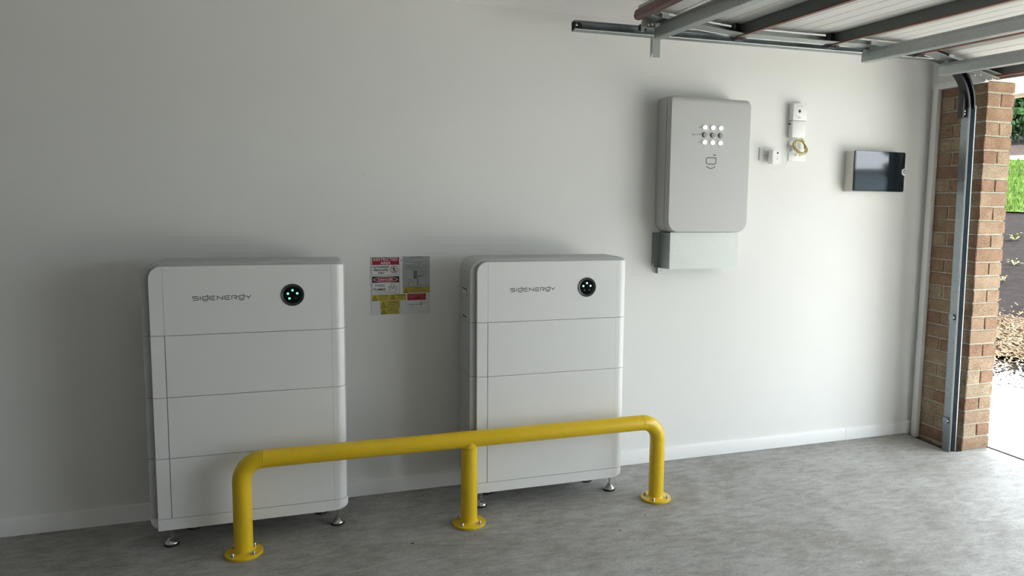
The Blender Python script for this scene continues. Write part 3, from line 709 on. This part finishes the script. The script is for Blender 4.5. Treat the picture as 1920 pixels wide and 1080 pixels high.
# yellow cable
bm = BM(); pts = []; rd = random.Random(5)
for i in range(0, 3*28+1):
    t = i/28*2*PI; k = i/28
    pts.append((2.585+(.047+.003*math.sin(k*2.3))*math.cos(t)+.004*math.sin(k), -.040+.010*math.cos(t*.5+1)-.004*(k-1.5), 1.897+(.036+.003*math.cos(k*3))*math.sin(t)-.012*math.cos(t)))
tail = [(2.640, -.046, 1.872), (2.628, -.046, 1.857), (2.605, -.044, 1.849), (2.578, -.040, 1.846)]
head = [(2.602, -.030, 1.952), (2.605, -.032, 1.944), (2.618, -.036, 1.930)]
T = thing('coiled_cable', (2.585, -.03, 1.846), 'coiled yellow network cable hanging below the network box', 'cable')
obj('coil', tube(bm, smooth_path(head, 4)+[Vector(p) for p in pts]+smooth_path(tail, 5), .0029, 8), 'cableY', T)
bxo('connector', 'clearp', T, 2.556, 2.579, -.0455, -.0345, 1.840, 1.852, bev=.0012)
bxo('boot', 'cableY', T, 2.577, 2.592, -.0445, -.0355, 1.841, 1.851, bev=.002)
# switchboard enclosure
MX0, MX1, MZ0, MZ1 = 2.9617, 3.370, 1.6317, 1.8867
T = thing('switchboard_box', ((MX0+MX1)/2, 0, MZ0), 'cream switchboard enclosure with a ribbed dark tinted lid', 'switchboard')
rings = [ring_xy(MX0+e, MX1-e, MZ0+e, MZ1-e, (.008,)*4, y) for y, e in ((-.0004, 0), (-.010, 0), (-.0105, .0012), (-.012, .0012), (-.0125, 0), (-.080, .0015))]
obj('enclosure', loft(BM(), rings), 'cream', T)
# lid: outline plate + ribbed pane
LX0, LX1, LZ0, LZ1 = MX0+.004, MX1-.006, MZ0+.004, MZ1-.001
rings = [ring_xy(LX0+e, LX1-e, LZ0+e, LZ1-e, (.010,)*4, y) for y, e in ((-.0795, 0), (-.086, 0), (-.0885, .002))]
LD = obj('lid', loft(BM(), rings), 'lid', T, label='dark tinted lid')
n = 24; pitch = (LZ1-LZ0-.016)/n; prof = []
z = LZ0+.008
for i in range(n):
    prof += [(-.0915, z+.0019), (-.0915, z+pitch-.0019), (-.0880, z+pitch-.0013), (-.0880, z+pitch+.0013)]; z += pitch
prof = [(-.0870, LZ0+.006), (-.0880, LZ0+.0085)]+prof[:-1]+[(-.0870, LZ1-.006)]
bm = BM(); prism(bm, prof, LX0+.007, LX1-.007, 'x'); obj('ribbed_pane', bm, 'lid', LD, angle=15)
bm = BM()
lz = 1.7615; poly = [(LX1+.003, lz+.0215)]+arc(LX1-.008, lz, .0215, 90, 270, 14)+[(LX1+.003, lz-.0215)]
plate(bm, poly, -.079, .0165); H = obj('latch', bm, 'whitep', T, label='white half-round latch')
obj('latch_knob', lathe(BM(), [(.0145, -.090), (.0145, -.0985), (.012, -.1005), (.0001, -.1005)], (LX1-.006, 0, lz), 'y', 20), 'galv', H)

# ================================================================== GARAGE DOOR (raised) AND TRACKS
YD = -.420
T = thing('garage_door', (0, YD, 0), 'raised sectional garage door with galvanised struts overhead', 'garage door')
YE = -5.15
J = [(1.262, 2.430), (1.825, 2.390), (2.406, 2.398), (3.014, 2.402), (3.566, 2.312)]
PD = .052
def seclerp(k, t, dz=0):
    (xa, za), (xb, zb) = J[k], J[k+1]; return (xa+(xb-xa)*t, za+(zb-za)*t+dz)
for k in range(4):
    (xa, za), (xb, zb) = J[k], J[k+1]; gap = .004
    L = xb-xa; dx, dz = (xb-xa)/L, (zb-za)/L
    def P(u, v): return (xa+u*dx-v*dz*0, za+u*dz+v)
    inner = [(gap, 0), (gap+.004, 0), (gap+.004, PD-.004), (gap+.012, PD)]
    nG = 6
    for g_i in range(1, nG):
        u = gap+.012+(L-2*gap-.024)*g_i/nG
        inner += [(u-.003, PD), (u-.001, PD+.0022), (u+.001, PD+.0022), (u+.003, PD)]
    inner += [(L-gap-.012, PD), (L-gap-.004, PD-.004), (L-gap-.004, 0), (L-gap, 0), (L-gap, PD+.008), (gap, PD+.008)]
    bm = BM(); prism(bm, [P(u, v) for u, v in inner], YD-.002, YE); S_ = obj('door_section', bm, 'doorin', T, angle=25)
    bm = BM(); prism(bm, [P(L-gap-.0062, .002), P(L-gap-.0042, .002), P(L-gap-.0042, PD-.005), P(L-gap-.0122, PD-.0008), P(L-gap-.0142, PD-.0016)], YD-.004, YE); obj('flange_shade', bm, 'raild', S_)  # added dark strip: the flange's shade as colour
    # end stile
    bm = BM(); prism(bm, [P(gap+.006, .001), P(L-gap-.006, .001), P(L-gap-.006, .004), P(gap+.006, .004)], YD, YD-.085); obj('end_stile', bm, 'galv', S_)
    bm = BM(); prism(bm, [P(gap+.006, .001), P(L-gap-.006, .001), P(L-gap-.006, .044), P(gap+.006, .044)], YD+.0015, YD); obj('end_stile', bm, 'galv', S_)
    p0, p1 = P(gap+.03, .0005), P(L-gap-.03, .0005)
    obj('stile_lip', tube(BM(), [(p0[0], YD-.002, p0[1]), (p1[0], YD-.002, p1[1])], .0035, 8), 'galv_l', S_)
    # brown meeting rail at the far edge of the section
    if k < 3:
        bm = BM(); prism(bm, [P(L-gap-.005, -.004), P(L+.009, -.004), P(L+.009, .002), P(L+.002, .004), P(L+.002, .020), P(L-gap-.005, .004)], YD-.012, YE); obj('meeting_rail', bm, 'brown', S_)
    else:
        bm = BM(); prism(bm, [P(L-gap-.006, -.006), P(L+.012, -.006), P(L+.012, .006), P(L+.002, .006), P(L+.002, PD), P(L-gap-.006, PD)], YD-.012, YE); obj('meeting_rail', bm, 'brown', S_)
        bm = BM(); prism(bm, [P(L+.012, -.008), P(L+.040, -.010), P(L+.045, .012), P(L+.030, .03), P(L+.012, .03)], YD-.012, YE); obj('bottom_seal', bm, 'rubber', S_)
    # black end cap and hinge
    q = P(L-.045, 0)
    bm = BM(); prism(bm, [P(L-.043, .012), P(L-.006, .006), P(L-.006, PD), P(L-.043, PD)], YD-.014, YD-.055); obj('end_cap', bm, 'blackp', S_)
    if k < 3:
        bm = BM(); box(bm, xb-.022, xb+.032, YD-.012, YD-.002, zb-.018, zb-.004, .003); box(bm, xb-.038, xb+.046, YD-.018, YD-.004, zb-.006, zb-.002); obj('hinge', bm, 'blackp', S_)
        obj('roller', lathe(BM(), [(.020, YD+.030), (.021, YD+.034), (.021, YD+.046), (.019, YD+.050)], (xb+.010, 0, zb+.008), 'y', 16), 'blackp', S_)
# brown top edge (rounded)
bm = BM(); bt = [(1.243, 2.442), (1.246, 2.430), (1.255, 2.423), (1.268, 2.421), (1.280, 2.424), (1.280, 2.470), (1.262, 2.474), (1.250, 2.466)]
prism(bm, bt, YD-.002, YE); obj('top_rail', bm, 'brown', T)
# struts
for (xs_, z1, z0) in ((1.364, 2.417, 2.346), (2.630, 2.392, 2.326), (3.187, 2.362, 2.295)):
    h = z1-z0
    p = [(xs_+.010, z1), (xs_+.006, z1-.004), (xs_+.003, z1-h*.25), (xs_, z1-h*.28), (xs_, z0+.003), (xs_+.003, z0), (xs_+.045, z0), (xs_+.045, z0+.004), (xs_+.0045, z0+.004), (xs_+.0035, z1-h*.28), (xs_+.007, z1-h*.25), (xs_+.012, z1-.003), (xs_+.055, z1-.003), (xs_+.055, z1)]
    bm = BM(); prism(bm, p, YD+.012, YE); St = obj('strut', bm, 'galv', T, angle=12)
    for yy in (YD-.004, -2.9, -4.0, -5.1): bm = BM(); box(bm, xs_+.016, xs_+.052, yy-.03, yy, z1-.001, z1+.045); obj('strut_foot', bm, 'galv', St)
# top roller bracket
bm = BM(); box(bm, 1.285, 1.345, YD-.02, YD-.002, 2.388, 2.440); box(bm, 1.290, 1.306, YD+.002, YD+.012, 2.372, 2.418); BK = obj('roller_bracket', bm, 'galv', T)
obj('roller_axle', lathe(BM(), [(.006, YD-.03), (.006, YD+.05)], (1.312, 0, 2.398), 'y', 10), 'bolt', BK)
obj('roller', lathe(BM(), [(.019, YD+.030), (.021, YD+.034), (.021, YD+.046), (.018, YD+.050)], (1.312, 0, 2.398), 'y', 16), 'blackp', BK)
obj('bolt', lathe(BM(), [(.007, YD-.032), (.007, YD-.020)], (1.330, 0, 2.402), 'y', 8), 'bolt', BK)
bm = BM(); box(bm, 1.345, 1.350, YD-.30, YD-.02, 2.47, 2.60); obj('top_plate', bm, 'galv', T)
# bottom bracket plate with rivets
pz = lambda x: 2.312+(3.566-x)*.16
bm = BM(); prism(bm, [(3.40, 2.322), (3.555, 2.292), (3.555, 2.296), (3.40, 2.326)], YD+.012, YD-.075); BP = obj('bottom_bracket', bm, 'galv', T)
for xx in (3.43, 3.52):
    for yy in (YD-.012, YD-.052): obj('rivet', lathe(BM(), [(.006, 0), (.005, -.004), (.0001, -.006)], (xx, yy, 2.3155-(xx-3.40)*.19), 'z', 10), 'bolt', BP)
T.rotation_euler[0] = .027

# horizontal + curved + vertical track
T = thing('door_track', (3.553, -.37, 0), 'galvanised door track along the wall and down the brick pier', 'door track')
YT = -.345
def chan(z): # section of the horizontal channel, open towards -y, bottom at z
    h, dd, t = .046, .045, .0022
    return [(YT, z+h), (YT-dd, z+h), (YT-dd, z+h-.010), (YT-dd+t, z+h-.010), (YT-dd+t, z+h-t), (YT-t, z+h-t), (YT-t, z+t), (YT-dd+t, z+t), (YT-dd+t, z+.009), (YT-dd, z+.009), (YT-dd, z), (YT, z)]
xa, xb = .977, 3.23
def rz(x): return 2.372+(x-.977)*.0135
HR = obj('horizontal_rail', loft(BM(), [[(x, p[0], p[1]) for p in chan(rz(x))] for x in (xa, xb)]), 'track', T, angle=20)
obj('rail_lip', tube(BM(), [(xa, YT-.045, rz(xa)+.004), (xb, YT-.045, rz(xb)+.004)], .0042, 8), 'galv_l', HR)
obj('end_stop', lathe(BM(), [(.017, YT-.003), (.017, YT-.030), (.012, YT-.034), (.0001, YT-.034)], (xa+.028, 0, rz(xa)+.023), 'y', 16), 'blackp', HR)
obj('end_bolt', lathe(BM(), [(.006, YT-.034), (.006, YT-.040), (.0001, YT-.042)], (xa+.012, 0, rz(xa)+.026), 'y', 8), 'bolt', HR)
# curve: quarter ellipse to the vertical leg
rx_, rz_ = 3.515-3.23, .262; ring = []
zc = rz(xb)-rz_
secs = []
for i in range(15):
    a = PI/2*i/14
    def cp(off): # off: outward offset from inner curve
        return (3.23+(rx_+off)*math.sin(a), zc+(rz_+off)*math.cos(a))
    s = []
    for (yy, off) in ((YT, .055), (YT-.052, .055), (YT-.052, .042), (YT-.049, .042), (YT-.049, .052), (YT-.003, .052), (YT-.003, .003), (YT-.049, .003), (YT-.049, .013), (YT-.052, .013), (YT-.052, 0), (YT, 0)):
        q = cp(off); s.append((q[0], yy, q[1]))
    secs.append(s)
CV = obj('curved_guide', loft(BM(), secs), 'blackp', T, angle=25)
bm = BM(); box(bm, 3.490, 3.513, YT-.034, YT+.006, 2.085, 2.285, .002); FB = obj('flag_bracket', bm, 'blackp', T)
for zz in (2.103, 2.121): obj('bolt', lathe(BM(), [(.006, YT-.033), (.005, YT-.039), (.0001, YT-.041)], (3.503, 0, zz), 'y', 8), 'bolt', FB)
# vertical leg: channel open towards -y, slightly raked
def vsec(x, z):
    wd, dd, t = .0575, .052, .0025
    return [(x, YT, z), (x, YT-dd, z), (x+.009, YT-dd, z), (x+.009, YT-dd+t, z), (x+t, YT-dd+t, z), (x+t, YT-t, z), (x+wd-t, YT-t, z), (x+wd-t, YT-dd+t, z), (x+wd-.007, YT-dd+t, z), (x+wd-.007, YT-dd, z), (x+wd, YT-dd, z), (x+wd, YT, z)]
VL = obj('vertical_rail', loft(BM(), [vsec(3.550, .001), vsec(3.517, 2.155)]), 'track', T, angle=20)
obj('rail_lip', tube(BM(), [(3.5570, YT-.053, .001), (3.5240, YT-.053, 2.155)], .0028, 8), 'galv_l', VL)
for zz in (.20, .86):
    bm = BM(); xq = 3.550-zz*.0153; box(bm, xq-.016, xq+.002, YT-.035, YT-.010, zz-.018, zz+.02); box(bm, xq-.004, XE, YT+.001, YT+.004, zz-.018, zz+.02); W_ = obj('wall_clip', bm, 'track', VL)
    obj('bolt', lathe(BM(), [(.006, YT-.034), (.005, YT-.041), (.0001, YT-.043)], (xq-.008, 0, zz), 'y', 8), 'bolt', W_)
# hanger
bm = BM(); prism(bm, [(1.424, 2.305), (1.444, 2.287), (1.444, 2.64), (1.424, 2.64)], -.300, -.303); box(bm, 1.442, 1.445, -.303, -.262, 2.287, 2.64)
bm.free(); bm = BM()
prism(bm, [(-.345+.02, 2.32), (-.345+.045, 2.289), (-.345+.045, 2.64), (-.345+.02, 2.64)], 1.430, 1.4325, 'x'); box(bm, 1.4325, 1.474, -.325, -.3225, 2.289, 2.64)
obj('rail_hanger', bm, 'galv_l', T)

# ================================================================== OUTSIDE PLANTING
def in_view(d): return (1890-1032)/1357
# grass blades
bm = BM(); rd = random.Random(11)
def lat(d, u): # lateral offset for image column u at distance d (approx.)
    x_ = (u-1032.6)/F_PX; a = math.atan(x_)+math.radians(19.1554)-math.atan2(DX, DY); return d*math.tan(a)
for i in range(16000):
    d = rd.uniform(16.9, 26.6); s = lat(d, rd.uniform(1820, 2120)); x, y = at(d, s); z = gz(x, y)+.02
    h = rd.uniform(.05, .16)*(1.3 if 20.2 < d < 20.8 else 1); a = rd.uniform(0, PI); wd = .012
    lx_, ly_ = rd.uniform(-.05, .05), rd.uniform(-.05, .05)
    v = [bm.verts.new(p) for p in ((x-wd*math.cos(a), y-wd*math.sin(a), z), (x+wd*math.cos(a), y+wd*math.sin(a), z), (x+lx_, y+ly_, z+h))]; bm.faces.new(v)
obj('lawn_grass', bm, 'blade', kind='stuff', label='bright green lawn grass on the slope outside', cat='grass', smooth=False)
# straw chips
bm = BM()
for i in range(5200):
    d = rd.gauss(8.85, .45); s = lat(d, rd.uniform(1800, 2200)); x, y = at(d, s); z = gz(x, y)+.035+rd.uniform(0, .02)
    if d < 7.7 or d > 10.2: continue
    a = rd.uniform(0, PI); l, wd = rd.uniform(.012, .035), rd.uniform(.004, .008); c, s_ = math.cos(a), math.sin(a); t = rd.uniform(-.012, .012)
    v = [bm.verts.new(p) for p in ((x-l*c-wd*s_, y-l*s_+wd*c, z-t), (x-l*c+wd*s_, y-l*s_-wd*c, z-t), (x+l*c+wd*s_, y+l*s_-wd*c, z+t+.004), (x+l*c-wd*s_, y+l*s_+wd*c, z+t+.004))]; bm.faces.new(v)
obj('straw_mulch', bm, 'straw', kind='stuff', label='loose straw-coloured mulch beyond the driveway', cat='mulch', smooth=False)
# white pebbles along the driveway edge
bm = BM()
for i in range(2600):
    d = 7.42+abs(rd.gauss(0, .32)); s = lat(d, rd.uniform(1800, 2200)); x, y = at(d, s); z = gz(x, y)+.008
    r = rd.uniform(.006, .018); q = [bm.verts.new((x+r*math.cos(a)*rd.uniform(.7, 1.2), y+r*math.sin(a)*rd.uniform(.7, 1.2), z)) for a in (0, 1.26, 2.5, 3.8, 5)]
    tp = bm.verts.new((x, y, z+r*.8))
    for k in range(5): bm.faces.new((q[k], q[(k+1) % 5], tp))
obj('white_pebbles', bm, 'pebble', kind='stuff', label='white pebbles along the edge of the driveway', cat='pebbles')
# young weeds in the soil
for (u, v_, sc, lab) in ((1903, 449, 1.0, 'pale weed in the dark soil, nearest the lawn'), (1901, 497, 1.0, 'bright green weed in the middle of the dark soil'), (1879, 527, .8, 'pale weed in the dark soil beside the brick pier')):
    rr = _f + _rt*((u-960-72.58)/F_PX) - _up*((v_-540+21.36)/F_PX); k = 1.0
    for it in range(400):
        p = CAM+rr*k
        if p.z <= gz(p.x, p.y)+.01: break
        k += .05
    x, y, z = p.x, p.y, gz(p.x, p.y)
    T = thing('weed', (x, y, z), lab, 'weed', 'weeds in the soil bed')
    for i in range(8):
        a = 2*PI*i/8+rd.uniform(-.3, .3); ln = rd.uniform(.10, .17)*sc*k/11; up_ = rd.uniform(.03, .11)*sc*k/11; c, s_ = math.cos(a), math.sin(a); wd = .022*sc*k/11
        bm = BM(); mid = (x+c*ln*.5, y+s_*ln*.5, z+up_*1.0+.01)
        v = [bm.verts.new(q) for q in ((x, y, z+.005), (mid[0]-wd*s_, mid[1]+wd*c, mid[2]), (x+c*ln, y+s_*ln, z+up_), (mid[0]+wd*s_, mid[1]-wd*c, mid[2]), (mid[0], mid[1], mid[2]-.008))]
        bm.faces.new((v[0], v[4], v[1])); bm.faces.new((v[0], v[3], v[4])); bm.faces.new((v[4], v[2], v[1])); bm.faces.new((v[4], v[3], v[2]))
        obj('leaf', bm, 'weed', T, smooth=False)
# trees
def tree(x, y, h, rad, n, label, leaf=.16, low=.12, seed=1, z=None):
    rd = random.Random(seed); z = gz(x, y) if z is None else z
    T = thing('leafy_tree', (x, y, z), label, 'tree', 'trees outside the garage')
    obj('trunk', tube(BM(), [(x, y, z-.1), (x+.05, y, z+h*.35), (x-.05, y+.05, z+h*.8)], lambda t: .16*(1-.7*t)*h/6, 10), 'trunk', T)
    for i in range(5):
        a = 2*PI*i/5+.4; obj('branch', tube(BM(), [(x, y, z+h*(.25+.08*i)), (x+rad*.4*math.cos(a), y+rad*.4*math.sin(a), z+h*(.4+.08*i)), (x+rad*.8*math.cos(a), y+rad*.8*math.sin(a), z+h*(.5+.08*i))], lambda t: .06*(1-.7*t)*h/6, 6), 'trunk', T)
    bm = BM()
    blobs = [(rd.uniform(-.6, .6)*rad, rd.uniform(-.6, .6)*rad, h*rd.uniform(low+.12, .88), rad*rd.uniform(.35, .6)) for _ in range(16)]
    for i in range(n):
        bx_, by_, bz_, br = rd.choice(blobs)
        d = Vector((rd.gauss(0, 1), rd.gauss(0, 1), rd.gauss(0, 1))).normalized()*br*rd.uniform(.55, 1.05)
        c = Vector((x+bx_, y+by_, z+bz_))+d
        if c.z < z+h*low: continue
        nrm = (d.normalized()+Vector((rd.uniform(-1, 1), rd.uniform(-1, 1), rd.uniform(-.3, 1)))*.7).normalized(); u = nrm.orthogonal().normalized(); u = (u*math.cos(i)+nrm.cross(u)*math.sin(i)); v = nrm.cross(u); l = leaf*rd.uniform(.6, 1.3)
        q = [bm.verts.new(c+p) for p in (-u*l, v*l*.45-u*.1*l, u*l, -v*l*.45-u*.1*l)]; bm.faces.new(q)
    obj('foliage', bm, 'leaf', T, kind='stuff', smooth=False)
x, y = at(34, lat(34, 1925)); tree(x, y, 3.8, 2.0, 11000, 'dense dark green tree standing above the mulch behind the lawn', .13, -.10, 4)
x, y = at(44, lat(44, 1620)); tree(x, y, 7.5, 2.8, 3500, 'tall tree hidden mostly by the brick pier', .22, .08, 9)
for i, (px, py, hh, rr_, lo, lf) in enumerate(((20.45, -17.35, 6.5, .8, .02, .16), (17.6, -19.4, 7.0, 1.7, .40, .2), (28, -12, 10, 4.0, .08, .28), (13, -30, 10, 4.0, .08, .28))):
    tree(px, py, hh, rr_, 3200, ('narrow dark tree across the yard, mirrored right in the tinted lid', 'tree with a high crown across the yard, mirrored left in the tinted lid', 'wide far tree on the right of the yard', 'wide far tree beyond the driveway end')[i], lf, lo, 20+i, z=-.03)
T = thing('grey_shed', (25.0, -24.5, -.03), 'pale blue-grey shed across the yard, mirrored low in the tinted lid', 'shed')
c45 = math.cos(PI/4)
def rot_poly(pts): return [(25.0+(a-b)*c45, -24.5+(a+b)*c45) for a, b in pts]
bm = BM(); prism(bm, rot_poly([(-2, -6), (2, -6), (2, 6), (-2, 6)]), -.03, 2.9, 'z'); obj('wall', bm, 'shed', T)
bm = BM(); prism(bm, rot_poly([(-2.2, -6.2), (2.2, -6.2), (2.2, 6.2), (-2.2, 6.2)]), 2.9, 3.05, 'z'); obj('roof', bm, 'raild', T)
# a few bits of grit on the concrete
for i, (x, y, r) in enumerate(((.15, -.62, .007), (1.10, -.78, .004), (1.29, -.66, .004), (.55, -1.15, .004))):
    bm = BM(); q = [(x+r*math.cos(a)*(1+.3*math.sin(3*a+i)), y+r*.7*math.sin(a)) for a in [k*PI/4 for k in range(8)]]
    prism(bm, q, 0.0002, .0022, 'z')
    obj('grit', bm, 'grit', loc=(x, y, 0), label=('small dark crumb on the floor by the left cabinet foot', 'dark speck on the floor left of the right barrier post', 'dark speck beside the right barrier flange', 'dark speck on the open floor before the middle post')[i], cat='grit', group='specks on the floor')
